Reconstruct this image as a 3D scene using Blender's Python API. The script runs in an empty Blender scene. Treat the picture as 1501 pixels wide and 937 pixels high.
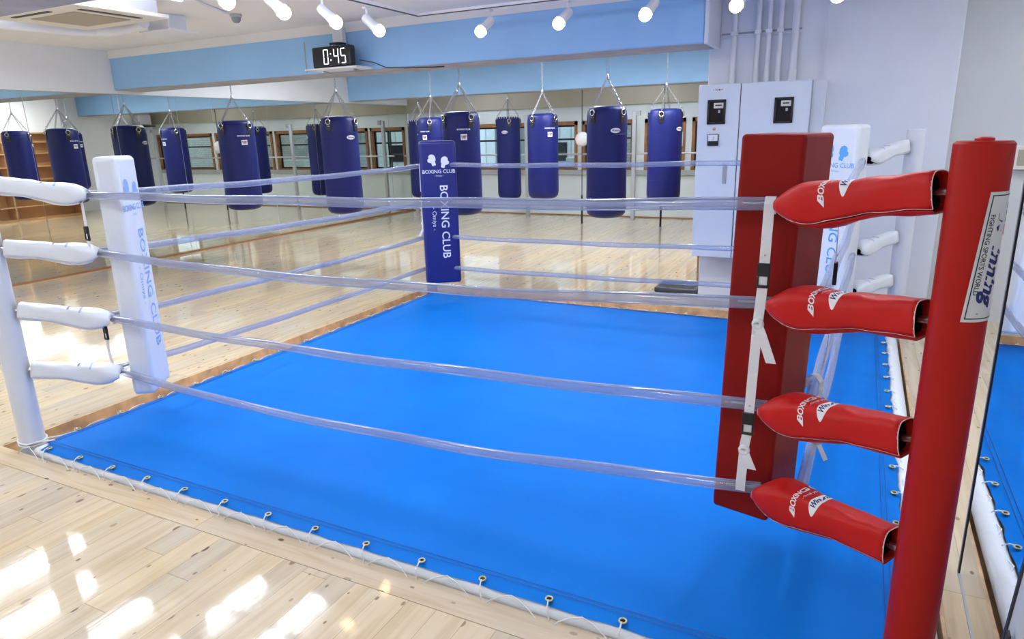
import bpy, bmesh, math, random
from mathutils import Vector, Matrix
random.seed(7)
PI = math.pi
C = bpy.context.scene.collection
scn = bpy.context.scene

# ------------------------------------------------------------ materials
def new_mat(name):
    m = bpy.data.materials.new(name); m.use_nodes = True
    nt = m.node_tree; b = nt.nodes['Principled BSDF']
    return m, nt, b
def setin(b, **k):
    for n, v in k.items():
        b.inputs[n.replace('_', ' ')].default_value = v
def mat(name, col, rough=.5, metal=0, noise=0, nscale=8, bump=0, bscale=60, coat=0, spec=.5, sheen=0):
    m, nt, b = new_mat(name)
    setin(b, Base_Color=(*col, 1), Roughness=rough, Metallic=metal)
    b.inputs['Coat Weight'].default_value = coat
    b.inputs['Specular IOR Level'].default_value = spec
    tc = nt.nodes.new('ShaderNodeTexCoord')
    if noise:
        n = nt.nodes.new('ShaderNodeTexNoise'); n.inputs['Scale'].default_value = nscale; n.inputs['Detail'].default_value = 4
        nt.links.new(tc.outputs['Object'], n.inputs['Vector'])
        r = nt.nodes.new('ShaderNodeValToRGB')
        a = tuple(min(1, c*(1-noise)) for c in col); z = tuple(min(1, c*(1+noise)) for c in col)
        r.color_ramp.elements[0].color = (*a, 1); r.color_ramp.elements[1].color = (*z, 1)
        r.color_ramp.elements[0].position = .3; r.color_ramp.elements[1].position = .7
        nt.links.new(n.outputs['Fac'], r.inputs['Fac']); nt.links.new(r.outputs['Color'], b.inputs['Base Color'])
    if bump:
        n = nt.nodes.new('ShaderNodeTexNoise'); n.inputs['Scale'].default_value = bscale; n.inputs['Detail'].default_value = 3
        nt.links.new(tc.outputs['Object'], n.inputs['Vector'])
        bp = nt.nodes.new('ShaderNodeBump'); bp.inputs['Strength'].default_value = bump; bp.inputs['Distance'].default_value = .01
        nt.links.new(n.outputs['Fac'], bp.inputs['Height']); nt.links.new(bp.outputs['Normal'], b.inputs['Normal'])
    return m
def emit(name, col, s):
    m, nt, b = new_mat(name)
    setin(b, Base_Color=(*col, 1), Emission_Color=(*col, 1), Emission_Strength=s)
    return m

M = {}
M['wall'] = mat('white_wall_paint', (.82, .85, .90), .6, noise=.03, nscale=1.5, bump=.15, bscale=30)
M['ceiling'] = mat('ceiling_paint', (.86, .85, .86), .7, noise=.03, nscale=2, bump=.1, bscale=25)
M['column'] = mat('column_paint', (.78, .82, .92), .5, noise=.03, nscale=2.5, bump=.25, bscale=14)
M['greywall'] = mat('grey_wall', (.60, .62, .64), .6, noise=.03, nscale=2, bump=.1)  # greyer than the column beside it
M['farwall'] = mat('far_wall_paint', (.74, .80, .80), .6, noise=.02, nscale=2)
M['beige'] = mat('beige_wall_paint', (.46, .42, .33), .7, noise=.04, nscale=2)
M['lightblue'] = mat('light_blue_paint', (.31, .57, .92), .5, noise=.05, nscale=1.3, bump=.12, bscale=9)
M['beamgrey'] = mat('beam_grey', (.36, .37, .43), .7, noise=.15, nscale=5)
M['white_vinyl'] = mat('white_vinyl', (.84, .87, .93), .35, bump=.3, bscale=18, noise=.02)
M['white_web'] = mat('white_webbing', (.86, .87, .92), .6, bump=.3, bscale=300)
M['cord'] = mat('white_cord', (.84, .84, .86), .7)
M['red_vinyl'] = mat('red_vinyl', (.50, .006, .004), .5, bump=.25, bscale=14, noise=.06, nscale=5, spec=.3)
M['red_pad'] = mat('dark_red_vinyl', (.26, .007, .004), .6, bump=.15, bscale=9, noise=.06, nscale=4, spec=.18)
M['red_post'] = mat('red_post_vinyl', (.38, .007, .003), .42, bump=.04, bscale=6, noise=.03, nscale=3, spec=.25)
M['blue_vinyl'] = mat('navy_vinyl', (.012, .017, .18), .42, bump=.15, bscale=14, noise=.06)
M['bag_blue'] = mat('bag_blue_leather', (.0070, .012, .115), .45, bump=.12, bscale=7, noise=.08, nscale=4, spec=.3)
M['white_post'] = mat('white_post_paint', (.74, .78, .88), .3, noise=.02)
M['black'] = mat('black_plastic', (.012, .012, .014), .4)
M['blackin'] = mat('black_void', (.010, .004, .004), .8)
M['chrome'] = mat('chrome_steel', (.75, .75, .78), .25, metal=1)
M['chain'] = mat('dull_chain_steel', (.42, .42, .45), .35, metal=.9)
M['grey'] = mat('grey_metal', (.42, .43, .46), .45, metal=.3)
M['greycable'] = mat('grey_cable', (.24, .24, .27), .5)
M['darkgrey'] = mat('dark_grey_rubber', (.06, .065, .08), .6)
M['cabinet'] = mat('cabinet_enamel', (.76, .82, .92), .3, noise=.01)
M['cream'] = mat('cream_plastic', (.74, .71, .66), .5)
M['grille'] = mat('beige_grille', (.42, .37, .30), .7, bump=.5, bscale=200)
M['pvc'] = mat('white_pvc', (.80, .82, .90), .35)
M['print_white'] = mat('print_white', (.88, .88, .92), .5)
M['print_navy'] = mat('print_navy', (.012, .018, .16), .4)
M['print_black'] = mat('print_black', (.015, .015, .02), .5)
M['print_red'] = mat('print_red', (.62, .02, .02), .4)
M['print_blue'] = mat('print_sky_blue', (.10, .42, .86), .5)
M['print_faded'] = mat('print_faded_blue', (.30, .48, .86), .5)
M['label'] = mat('label_film', (.66, .68, .70), .3)
M['piping'] = mat('white_piping', (.80, .68, .66), .5)
M['brass'] = mat('brass_eyelet', (.72, .66, .36), .3, metal=.6)
M['tube'] = emit('fluorescent_tube', (.90, .95, 1), 14)
M['bulb'] = emit('warm_bulb', (1, .66, .38), 11)
M['led'] = emit('led_segment', (.93, .90, 1), 1.6)
M['bezel'] = mat('dark_bezel', (.02, .02, .02), .35)
M['woodframe'] = mat('brown_window_wood', (.30, .13, .045), .5, noise=.2, nscale=6)
M['ally'] = mat('aluminium_sash', (.55, .57, .6), .4, metal=.5)
M['sill'] = mat('grey_sill', (.40, .42, .42), .6)
M['cladding'] = mat('exterior_cladding', (.74, .80, .84), .6, noise=.08, nscale=2)
M['ground'] = mat('exterior_ground', (.35, .36, .36), .8)
M['acunit'] = mat('outdoor_unit_enamel', (.66, .68, .64), .5)

def wood_planks(name, width, along, base, dark, gloss=.05, knots=True):
    m, nt, b = new_mat(name); N = nt.nodes.new; L = nt.links.new
    tc = N('ShaderNodeTexCoord'); sep = N('ShaderNodeSeparateXYZ'); L(tc.outputs['Object'], sep.inputs[0])
    X, Y = (sep.outputs['X'], sep.outputs['Y']) if along == 'Y' else (sep.outputs['Y'], sep.outputs['X'])
    def math_(op, a, c=None, d=None):
        n = N('ShaderNodeMath'); n.operation = op
        for i, v in enumerate((a, c, d)):
            if v is None: continue
            if isinstance(v, (int, float)): n.inputs[i].default_value = v
            else: L(v, n.inputs[i])
        return n.outputs[0]
    xs = math_('DIVIDE', X, width); pid = math_('FLOOR', xs); fx = math_('SUBTRACT', xs, pid)
    wn = N('ShaderNodeTexWhiteNoise'); wn.noise_dimensions = '1D'; L(pid, wn.inputs['W'])
    off = math_('MULTIPLY', wn.outputs['Value'], 3.7)
    ys = math_('DIVIDE', math_('ADD', Y, off), 1.82); lid = math_('FLOOR', ys); fy = math_('SUBTRACT', ys, lid)
    cmb = N('ShaderNodeCombineXYZ'); L(pid, cmb.inputs[0]); L(lid, cmb.inputs[1])
    wn2 = N('ShaderNodeTexWhiteNoise'); wn2.noise_dimensions = '2D'; L(cmb.outputs[0], wn2.inputs['Vector'])
    # grain
    gv = N('ShaderNodeCombineXYZ'); L(math_('MULTIPLY', X, 26), gv.inputs[0]); L(math_('ADD', math_('MULTIPLY', Y, 1.6), math_('MULTIPLY', wn2.outputs['Value'], 40)), gv.inputs[1])
    g = N('ShaderNodeTexNoise'); g.inputs['Scale'].default_value = 1; g.inputs['Detail'].default_value = 5; g.inputs['Distortion'].default_value = .6; L(gv.outputs[0], g.inputs['Vector'])
    ramp = N('ShaderNodeValToRGB'); L(g.outputs['Fac'], ramp.inputs['Fac'])
    ramp.color_ramp.elements[0].position = .32; ramp.color_ramp.elements[0].color = (*dark, 1)
    ramp.color_ramp.elements[1].position = .58; ramp.color_ramp.elements[1].color = (*base, 1)
    hsv = N('ShaderNodeHueSaturation'); L(ramp.outputs['Color'], hsv.inputs['Color'])
    L(math_('ADD', math_('MULTIPLY', wn2.outputs['Value'], .20), .90), hsv.inputs['Value'])
    L(math_('ADD', math_('MULTIPLY', wn2.outputs['Value'], .30), .90), hsv.inputs['Saturation'])
    col = hsv.outputs['Color']
    if knots:
        kv = N('ShaderNodeCombineXYZ'); L(math_('MULTIPLY', X, 9.5), kv.inputs[0]); L(math_('ADD', math_('MULTIPLY', Y, 5.4), off), kv.inputs[1])
        vo = N('ShaderNodeTexVoronoi'); vo.inputs['Scale'].default_value = 1; vo.voronoi_dimensions = '2D'; L(kv.outputs[0], vo.inputs['Vector'])
        sx = N('ShaderNodeSeparateColor'); L(vo.outputs['Color'], sx.inputs[0])
        rad = math_('MULTIPLY', math_('GREATER_THAN', sx.outputs[0], .42), math_('ADD', math_('MULTIPLY', sx.outputs[1], .075), .035))
        k1 = math_('DIVIDE', vo.outputs['Distance'], math_('MAXIMUM', rad, .0001))
        mr = N('ShaderNodeMapRange'); mr.inputs['From Min'].default_value = .75; mr.inputs['From Max'].default_value = 1.15; mr.inputs['To Min'].default_value = 1; mr.inputs['To Max'].default_value = 0; L(k1, mr.inputs['Value'])
        mk = math_('MULTIPLY', mr.outputs['Result'], math_('GREATER_THAN', rad, .01))
        mk = math_('MULTIPLY', mk, math_('ADD', math_('MULTIPLY', sx.outputs[2], .6), .35))
        mix = N('ShaderNodeMix'); mix.data_type = 'RGBA'; L(mk, mix.inputs['Factor']); L(col, mix.inputs['A']); mix.inputs['B'].default_value = (.13, .05, .018, 1)
        col = mix.outputs['Result']
    e1 = math_('LESS_THAN', fx, .018); e2 = math_('LESS_THAN', fy, .0016); ed = math_('MAXIMUM', e1, e2)
    mx = N('ShaderNodeMix'); mx.data_type = 'RGBA'; L(math_('MULTIPLY', ed, .55), mx.inputs['Factor']); L(col, mx.inputs['A']); mx.inputs['B'].default_value = (.22, .13, .07, 1)
    L(mx.outputs['Result'], b.inputs['Base Color'])
    setin(b, Roughness=gloss)
    b.inputs['Specular IOR Level'].default_value = .5
    b.inputs['Coat Weight'].default_value = .25; b.inputs['Coat Roughness'].default_value = .03
    # streaky lacquer
    sv = N('ShaderNodeCombineXYZ'); L(math_('MULTIPLY', X, 150), sv.inputs[0]); L(math_('MULTIPLY', Y, 2.5), sv.inputs[1])
    sn = N('ShaderNodeTexNoise'); sn.inputs['Scale'].default_value = 1; sn.inputs['Detail'].default_value = 2; L(sv.outputs[0], sn.inputs['Vector'])
    h = math_('ADD', math_('ADD', math_('MULTIPLY', g.outputs['Fac'], .8), math_('MULTIPLY', sn.outputs['Fac'], .30)), math_('MULTIPLY', ed, -.8))
    bp = N('ShaderNodeBump'); bp.inputs['Strength'].default_value = .055; bp.inputs['Distance'].default_value = .004; L(h, bp.inputs['Height'])
    L(bp.outputs['Normal'], b.inputs['Normal']); L(bp.outputs['Normal'], b.inputs['Coat Normal'])
    return m
M['floor'] = wood_planks('knotty_pine_floor', .118, 'Y', (.66, .55, .40), (.56, .44, .30))
M['border'] = wood_planks('knotty_pine_border', .20, 'X', (.68, .56, .41), (.58, .44, .29))
M['shelfwood'] = wood_planks('shelf_pine', .3, 'Y', (.62, .36, .17), (.52, .29, .13), gloss=.5, knots=False)
M['rawwood'] = mat('raw_edge_wood', (.60, .40, .23), .7, noise=.3, nscale=9)
M['trimwood'] = mat('brown_trim', (.30, .15, .07), .5)

# canvas of the ring: blue with faint long creases
def canvas():
    m, nt, b = new_mat('blue_ring_canvas'); N = nt.nodes.new; L = nt.links.new
    tc = N('ShaderNodeTexCoord')
    n = N('ShaderNodeTexNoise'); n.inputs['Scale'].default_value = 1.2; n.inputs['Detail'].default_value = 3; L(tc.outputs['Object'], n.inputs['Vector'])
    r = N('ShaderNodeValToRGB'); r.color_ramp.elements[0].position = .3; r.color_ramp.elements[1].position = .7
    r.color_ramp.elements[0].color = (.0002, .145, .56, 1); r.color_ramp.elements[1].color = (.0002, .172, .64, 1)
    L(n.outputs['Fac'], r.inputs['Fac']); L(r.outputs['Color'], b.inputs['Base Color'])
    setin(b, Roughness=.55); b.inputs['Specular IOR Level'].default_value = .08
    mp = N('ShaderNodeMapping'); mp.inputs['Rotation'].default_value = (0, 0, .25); mp.inputs['Scale'].default_value = (.5, 4.5, 1); L(tc.outputs['Object'], mp.inputs['Vector'])
    n2 = N('ShaderNodeTexNoise'); n2.inputs['Scale'].default_value = 1.1; n2.inputs['Detail'].default_value = 1; L(mp.outputs[0], n2.inputs['Vector'])
    n3 = N('ShaderNodeTexNoise'); n3.inputs['Scale'].default_value = 420; L(tc.outputs['Object'], n3.inputs['Vector'])
    bp = N('ShaderNodeBump'); bp.inputs['Strength'].default_value = .35; bp.inputs['Distance'].default_value = .03; L(n2.outputs['Fac'], bp.inputs['Height'])
    bp2 = N('ShaderNodeBump'); bp2.inputs['Strength'].default_value = .15; bp2.inputs['Distance'].default_value = .002; L(n3.outputs['Fac'], bp2.inputs['Height']); L(bp.outputs['Normal'], bp2.inputs['Normal'])
    L(bp2.outputs['Normal'], b.inputs['Normal'])
    return m
M['canvas'] = canvas()

# clear plastic hose round the ropes
def hose():
    m, nt, b = new_mat('clear_plastic_hose'); N = nt.nodes.new; L = nt.links.new
    out = nt.nodes['Material Output']
    setin(b, Base_Color=(.40, .44, .62, 1), Roughness=.10); b.inputs['Specular IOR Level'].default_value = .9
    tr = N('ShaderNodeBsdfTransparent'); tr.inputs['Color'].default_value = (.92, .94, 1, 1)
    lw = N('ShaderNodeLayerWeight'); lw.inputs['Blend'].default_value = .35
    mr = N('ShaderNodeMapRange'); L(lw.outputs['Facing'], mr.inputs['Value']); mr.inputs['To Min'].default_value = .34; mr.inputs['To Max'].default_value = .70
    mx = N('ShaderNodeMixShader'); L(mr.outputs['Result'], mx.inputs['Fac']); L(tr.outputs[0], mx.inputs[1]); L(b.outputs[0], mx.inputs[2])
    L(mx.outputs[0], out.inputs['Surface'])
    tc = N('ShaderNodeTexCoord'); n = N('ShaderNodeTexNoise'); n.inputs['Scale'].default_value = 3; L(tc.outputs['Object'], n.inputs['Vector'])
    bp = N('ShaderNodeBump'); bp.inputs['Strength'].default_value = .05; bp.inputs['Distance'].default_value = .01; L(n.outputs['Fac'], bp.inputs['Height']); L(bp.outputs['Normal'], b.inputs['Normal'])
    return m
M['hose'] = hose()
def glassy(name, tint, fac):
    m, nt, b = new_mat(name); N = nt.nodes.new; L = nt.links.new
    out = nt.nodes['Material Output']
    g = N('ShaderNodeBsdfGlossy'); g.inputs['Roughness'].default_value = .02
    tr = N('ShaderNodeBsdfTransparent'); tr.inputs['Color'].default_value = (*tint, 1)
    mx = N('ShaderNodeMixShader'); mx.inputs['Fac'].default_value = fac; L(tr.outputs[0], mx.inputs[1]); L(g.outputs[0], mx.inputs[2]); L(mx.outputs[0], out.inputs['Surface'])
    return m
M['pane'] = glassy('window_glass', (.88, .96, .97), .07)
M['meterglass'] = glassy('meter_glass', (.8, .8, .8), .06)
def mirror_mat(name, tint):
    m, nt, b = new_mat(name)
    setin(b, Base_Color=(*tint, 1), Metallic=1, Roughness=.0)
    return m
M['mirror'] = mirror_mat('mirror_glass', (.82, .84, .76))
M['mirror2'] = mirror_mat('mirror_glass_clear', (.86, .88, .88))
def bricks():
    m, nt, b = new_mat('white_bricks'); N = nt.nodes.new; L = nt.links.new
    tc = N('ShaderNodeTexCoord'); mp = N('ShaderNodeMapping'); mp.inputs['Rotation'].default_value = (PI/2, 0, 0); L(tc.outputs['Object'], mp.inputs[0])
    k = N('ShaderNodeTexBrick'); k.inputs['Scale'].default_value = 4; k.inputs['Color1'].default_value = (.42, .42, .40, 1); k.inputs['Color2'].default_value = (.5, .5, .48, 1); k.inputs['Mortar'].default_value = (.25, .25, .25, 1)
    L(mp.outputs[0], k.inputs['Vector']); L(k.outputs['Color'], b.inputs['Base Color']); setin(b, Roughness=.8)
    return m
M['brick'] = bricks()

# ------------------------------------------------------------ mesh helper
class B:
    def __init__(s): s.v = []; s.f = []
    def add(s, vs, fs):
        o = len(s.v); s.v += [tuple(v) for v in vs]; s.f += [tuple(i+o for i in f) for f in fs]; return s
    def box(s, a, b, mtx=None):
        x0, y0, z0 = a; x1, y1, z1 = b
        vs = [Vector(p) for p in ((x0, y0, z0), (x1, y0, z0), (x1, y1, z0), (x0, y1, z0), (x0, y0, z1), (x1, y0, z1), (x1, y1, z1), (x0, y1, z1))]
        if mtx: vs = [mtx @ v for v in vs]
        return s.add(vs, [(0, 3, 2, 1), (4, 5, 6, 7), (0, 1, 5, 4), (1, 2, 6, 5), (2, 3, 7, 6), (3, 0, 4, 7)])
    def tube(s, path, r, seg=8, closed=False, cap=True):
        P = [Vector(p) for p in path]; n = len(P); up = None; rings = []
        for i, p in enumerate(P):
            if closed: t = (P[(i+1) % n]-P[i-1])
            else: t = (P[min(i+1, n-1)]-P[max(i-1, 0)])
            t.normalize()
            if up is None:
                up = Vector((0, 0, 1)) if abs(t.z) < .9 else Vector((1, 0, 0))
            a = up.cross(t)
            if a.length < 1e-5: a = Vector((1, 0, 0)).cross(t)
            a.normalize(); u = t.cross(a); up = u
            rr = r[i] if isinstance(r, (list, tuple)) else r
            rings.append([p+a*math.cos(2*PI*k/seg)*rr+u*math.sin(2*PI*k/seg)*rr for k in range(seg)])
        vs = [q for g in rings for q in g]; fs = []
        m = n if closed else n-1
        for i in range(m):
            for k in range(seg):
                j = (i+1) % n
                fs.append((i*seg+k, i*seg+(k+1) % seg, j*seg+(k+1) % seg, j*seg+k))
        if cap and not closed:
            fs.append(tuple(range(seg))[::-1]); fs.append(tuple((n-1)*seg+k for k in range(seg)))
        return s.add(vs, fs)
    def lathe(s, prof, c=(0, 0, 0), seg=32, mtx=None):
        vs = []; fs = []
        for r, z in prof:
            for k in range(seg):
                v = Vector((r*math.cos(2*PI*k/seg), r*math.sin(2*PI*k/seg), z))
                if mtx: v = mtx @ v
                vs.append(v+Vector(c))
        for i in range(len(prof)-1):
            for k in range(seg):
                fs.append((i*seg+k, i*seg+(k+1) % seg, (i+1)*seg+(k+1) % seg, (i+1)*seg+k))
        fs.append(tuple(range(seg))[::-1]); fs.append(tuple((len(prof)-1)*seg+k for k in range(seg)))
        return s.add(vs, fs)
    def torus(s, c, R, r, mtx=None, seg=20, s2=6):
        pts = [Vector((R*math.cos(2*PI*k/seg), R*math.sin(2*PI*k/seg), 0)) for k in range(seg)]
        if mtx: pts = [mtx @ p for p in pts]
        return s.tube([p+Vector(c) for p in pts], r, s2, closed=True)
    def build(s, name, m, parent=None, smooth=True, bevel=0, bseg=3, sub=0, angle=40):
        me = bpy.data.meshes.new(name); me.from_pydata(s.v, [], s.f); me.update()
        bm = bmesh.new(); bm.from_mesh(me); bmesh.ops.recalc_face_normals(bm, faces=bm.faces); bm.to_mesh(me); bm.free()
        me.materials.append(m)
        o = bpy.data.objects.new(name, me); C.objects.link(o)
        if parent: o.parent = parent
        if smooth:
            for p in me.polygons: p.use_smooth = True
            me.set_sharp_from_angle(angle=math.radians(angle))
        if bevel:
            d = o.modifiers.new('bevel', 'BEVEL'); d.width = bevel; d.segments = bseg; d.limit_method = 'ANGLE'; d.angle_limit = math.radians(40)
        if sub:
            d = o.modifiers.new('sub', 'SUBSURF'); d.levels = sub; d.render_levels = sub
        return o
def tag(o, label=None, cat=None, group=None, kind=None):
    if label: o['label'] = label
    if cat: o['category'] = cat
    if group: o['group'] = group
    if kind: o['kind'] = kind
    return o
def empty(name, loc, label, cat, group=None, rz=0):
    o = bpy.data.objects.new(name, None); C.objects.link(o); o.location = loc; o.rotation_euler = (0, 0, rz); o.empty_display_size = .1
    return tag(o, label, cat, group)
def struct(name, bb, m, **k):
    return tag(bb.build(name, m, **k), kind='structure')
def box(a, b): return B().box(a, b)
def copy_tree(o, parent=None):
    c = o.copy(); C.objects.link(c)
    if parent: c.parent = parent
    for ch in [x for x in bpy.data.objects if x.parent == o]: copy_tree(ch, c)
    return c

# text as flat mesh, mapped on a surface by f(u, v) -> Vector
def text_data(s, size, shear=0, bold=0, sx=1):
    cu = bpy.data.curves.new('t', 'FONT'); cu.body = s; cu.size = size; cu.shear = shear; cu.offset = bold; cu.align_x = 'CENTER'; cu.align_y = 'CENTER'; cu.resolution_u = 3
    o = bpy.data.objects.new('t', cu); C.objects.link(o)
    bpy.context.view_layer.update()
    me = o.evaluated_get(bpy.context.evaluated_depsgraph_get()).to_mesh()
    vs = [(v.co.x*sx, v.co.y) for v in me.vertices]; fs = [tuple(p.vertices) for p in me.polygons]
    bpy.data.objects.remove(o); bpy.data.curves.remove(cu)
    return vs, fs
def mapped(vf, f, du=0, dv=0):
    vs, fs = vf
    return [f(u+du, v+dv) for u, v in vs], fs
def text(s, size, f, du=0, dv=0, **k):
    vf = text_data(s, size, **k); vs, fs = mapped(vf, f, du, dv); return B().add(vs, fs)
def plane_map(o, ux, vx, off=0):
    o = Vector(o); ux = Vector(ux).normalized(); vx = Vector(vx).normalized(); n = ux.cross(vx)
    return lambda u, v: o+ux*u+vx*v+n*off
def poly_map(pts, f):
    return [f(u, v) for u, v in pts], [tuple(range(len(pts)))]
def grid_map(u0, u1, v0, v1, f, nu=10, nv=2):
    vs = [f(u0+(u1-u0)*i/nu, v0+(v1-v0)*j/nv) for i in range(nu+1) for j in range(nv+1)]
    fs = [(i*(nv+1)+j, (i+1)*(nv+1)+j, (i+1)*(nv+1)+j+1, i*(nv+1)+j+1) for i in range(nu) for j in range(nv)]
    return vs, fs
def oval_map(a, b, f, n=28):
    vs = [f(0, 0)]; fs = [(0, 1+k, 1+(k+1) % n) for k in range(n)]; m = 7
    for q in range(1, m+1): vs += [f(q/m*a*math.cos(2*PI*k/n), q/m*b*math.sin(2*PI*k/n)) for k in range(n)]
    for q in range(m-1): fs += [(1+q*n+k, 1+(q+1)*n+k, 1+(q+1)*n+(k+1) % n, 1+q*n+(k+1) % n) for k in range(n)]
    return vs, fs
def glove(cx, cy, s, sgn):
    # outline of one boxing glove seen from the back, cuff at the bottom
    p = [(-.32, -1.0), (.30, -1.0), (.36, -.55), (.30, -.42), (.55, -.15), (.62, .35), (.48, .75), (.15, .98), (-.22, .98), (-.50, .78), (-.58, .45), (-.86, .30), (-.90, -.05), (-.62, -.32), (-.34, -.42), (-.38, -.55)]
    a = .28*sgn; out = []
    for x, y in p:
        x *= sgn; out.append((cx+s*(x*math.cos(a)-y*math.sin(a)), cy+s*(x*math.sin(a)+y*math.cos(a))))
    return out

# ------------------------------------------------------------ camera
cam = bpy.data.cameras.new('camera'); co = bpy.data.objects.new('camera', cam); C.objects.link(co)
R = ((0.893719, 0.447928, -0.025047), (0.096706, -0.246867, -0.964212), (-0.438081, 0.859312, -0.263947))
co.matrix_world = Matrix(((R[0][0], -R[1][0], -R[2][0], 0), (R[0][1], -R[1][1], -R[2][1], 0), (R[0][2], -R[1][2], -R[2][2], 1.6), (0, 0, 0, 1)))
cam.sensor_fit = 'HORIZONTAL'; cam.sensor_width = 36; cam.lens = 998.2*36/1501; cam.clip_start = .05
scn.camera = co

# ------------------------------------------------------------ room shell
CZ = 2.75; XL = -8.835; YB = 12.66
HX0, HX1, HY0, HY1 = -4.12, .392, 1.80, 6.20
fl = B()
fl.box((XL-.1, -3.5, -.14), (HX0, YB, 0)); fl.box((HX1, -3.5, -.14), (3.6, YB, 0))
fl.box((HX0, HY1, -.14), (HX1, YB, 0)); fl.box((HX0, -3.5, -.14), (HX1, 1.675, 0))
struct('floor', fl, M['floor'], smooth=False)
struct('floor_recess', box((HX0+.001, HY0+.001, -.2), (HX1-.001, HY1-.001, -.075)), M['rawwood'], smooth=False)
struct('trim_1', box((HX0, 1.677, -.14), (HX1+1.2, HY0, .001)), M['border'], smooth=False)
e = B(); e.box((HX0-.001, HY0, -.074), (HX0+.012, HY1, -.002)); e.box((HX0, HY1-.012, -.074), (HX1, HY1+.001, -.002)); e.box((HX1-.012, HY0, -.074), (HX1+.001, HY1, -.002))
struct('trim_2', e, M['rawwood'], smooth=False)
struct('ceiling', box((XL-.3, -3.6, CZ), (3.7, YB+.3, CZ+.12)), M['ceiling'], smooth=False)
struct('wall_left', box((XL-.16, -3.6, -.1), (XL-.012, YB, CZ)), M['wall'], smooth=False)
struct('wall_left_panel', box((XL-.011, -3.5, 2.225), (XL+.03, YB, CZ)), M['wall'], smooth=False)
struct('wall_front', box((XL-.1, -3.62, -.1), (3.7, -3.5, CZ)), M['wall'], smooth=False)
struct('wall_right', box((3.58, -3.6, -.1), (3.7, 6.7, CZ)), M['wall'], smooth=False)
struct('baseboard_left', box((XL-.011, -3.4, 0), (XL+.022, YB-.02, .028)), M['trimwood'], smooth=False)
struct('baseboard_back', box((XL+.03, YB-.03, 0), (-.6, YB-.001, .02)), M['trimwood'], smooth=False)
WZ0, WZ1 = .88, 1.79
spans = [(-8.72, -7.80), (-7.72, -4.94), (-4.84, -3.82), (-3.62, -2.88), (-2.76, -.62)]
wb = B(); wb.box((XL, YB, -.1), (3.7, YB+.16, WZ0)); wb.box((XL, YB, WZ1), (3.7, YB+.16, 2.06))
px = XL
for a, b_ in spans: wb.box((px, YB, WZ0), (a, YB+.16, WZ1)); px = b_
wb.box((px, YB, WZ0), (3.7, YB+.16, WZ1))
struct('wall_back', wb, M['farwall'], smooth=False)
struct('wall_back_pelmet', box((XL, YB-.05, 2.06), (-.5, YB+.16, CZ)), M['beige'], smooth=False)
# right side of the far half: wall behind the shelves, then a recess
struct('wall_right_rear', B().box((-1.12, 7.1, -.1), (-1.0, 9.92, CZ)).box((-1.0, 9.84, -.1), (-.45, 9.92, CZ)).box((-.53, 9.92, -.1), (-.43, YB, CZ)), M['wall'], smooth=False)
# column with the conduits
struct('wall_column', box((-1.31, 6.55, -.1), (.595, 7.1, CZ)), M['column'], bevel=.012, bseg=2)
struct('trim_3', box((-.385, 6.535, 0), (-.375, 6.55, CZ)), M['column'], smooth=False)
struct('wall_right_return', box((.597, 6.60, -.1), (3.7, 6.72, CZ)), M['greywall'], smooth=False)
struct('wall_column_nib', box((-1.255, 6.03, 2.262), (-1.218, 6.549, CZ)), M['column'], bevel=.01, bseg=2)
# beams
def beam(name, y0, y1, z0, x0, x1, face):
    o = struct(name, box((x0, y0, z0), (x1, y1, CZ)), M[face], bevel=.01, bseg=2)
    u = B().box((x0+.005, y0+.006, z0-.006), (x1-.005, y1-.006, z0+.001)).build('beam_underside', M['beamgrey'], o, smooth=False)  # flat grey sheet under the beam
    return o
beam('ceiling_beam', 6.04, 6.52, 2.272, XL+.031, -1.256, 'lightblue')
beam('ceiling_beam', 10.70, 11.00, 2.262, XL+.031, -.54, 'lightblue')
beam('ceiling_beam', 1.85, 2.30, 2.272, XL+.031, 3.57, 'beamgrey')
# joint line in the light blue paint of the middle beam, left of the clock
struct('trim_4', box((-5.512, 6.034, 2.29), (-5.50, 6.041, 2.60)), M['beamgrey'], smooth=False)
# thin white coat of the beam top next to the ceiling
struct('trim_5', box((XL+.031, 6.028, 2.652), (-1.256, 6.0395, CZ-.001)), M['ceiling'], smooth=False)

# windows with brown wooden frames
for i, (a, b_) in enumerate(spans):
    fr = B(); t = .07
    fr.box((a, YB-.03, WZ1-t), (b_, YB+.10, WZ1)); fr.box((a, YB-.02, WZ0), (b_, YB+.10, WZ0+.03))
    fr.box((a, YB-.03, WZ0), (a+.055, YB+.10, WZ1)); fr.box((b_-.055, YB-.03, WZ0), (b_, YB+.10, WZ1))
    w = tag(fr.build('window_%d' % (i+1), M['woodframe'], smooth=False), kind='structure')
    mid = (a+b_)/2
    sb = B(); sx = .03
    for x0, x1, yo in ((a+.055, mid+.03, .03), (mid-.03, b_-.055, .06)):
        y0 = YB+yo
        sb.box((x0, y0, WZ0+.03), (x0+sx, y0+.025, WZ1-t)); sb.box((x1-sx, y0, WZ0+.03), (x1, y0+.025, WZ1-t))
        sb.box((x0, y0, WZ0+.03), (x1, y0+.025, WZ0+.06)); sb.box((x0, y0, WZ1-t-.03), (x1, y0+.025, WZ1-t))
        sb.box((x0, y0, 1.44), (x1, y0+.025, 1.475))
    sb.build('sash', M['black'], w, smooth=False)
    box((a+.056, YB+.092, WZ0+.03), (b_-.056, YB+.097, WZ1-t)).build('pane', M['pane'], w, smooth=False)
struct('window_sill', box((XL+.01, YB-.06, WZ0-.09), (-.60, YB+.02, WZ0-.001)), M['sill'], smooth=False)

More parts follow.
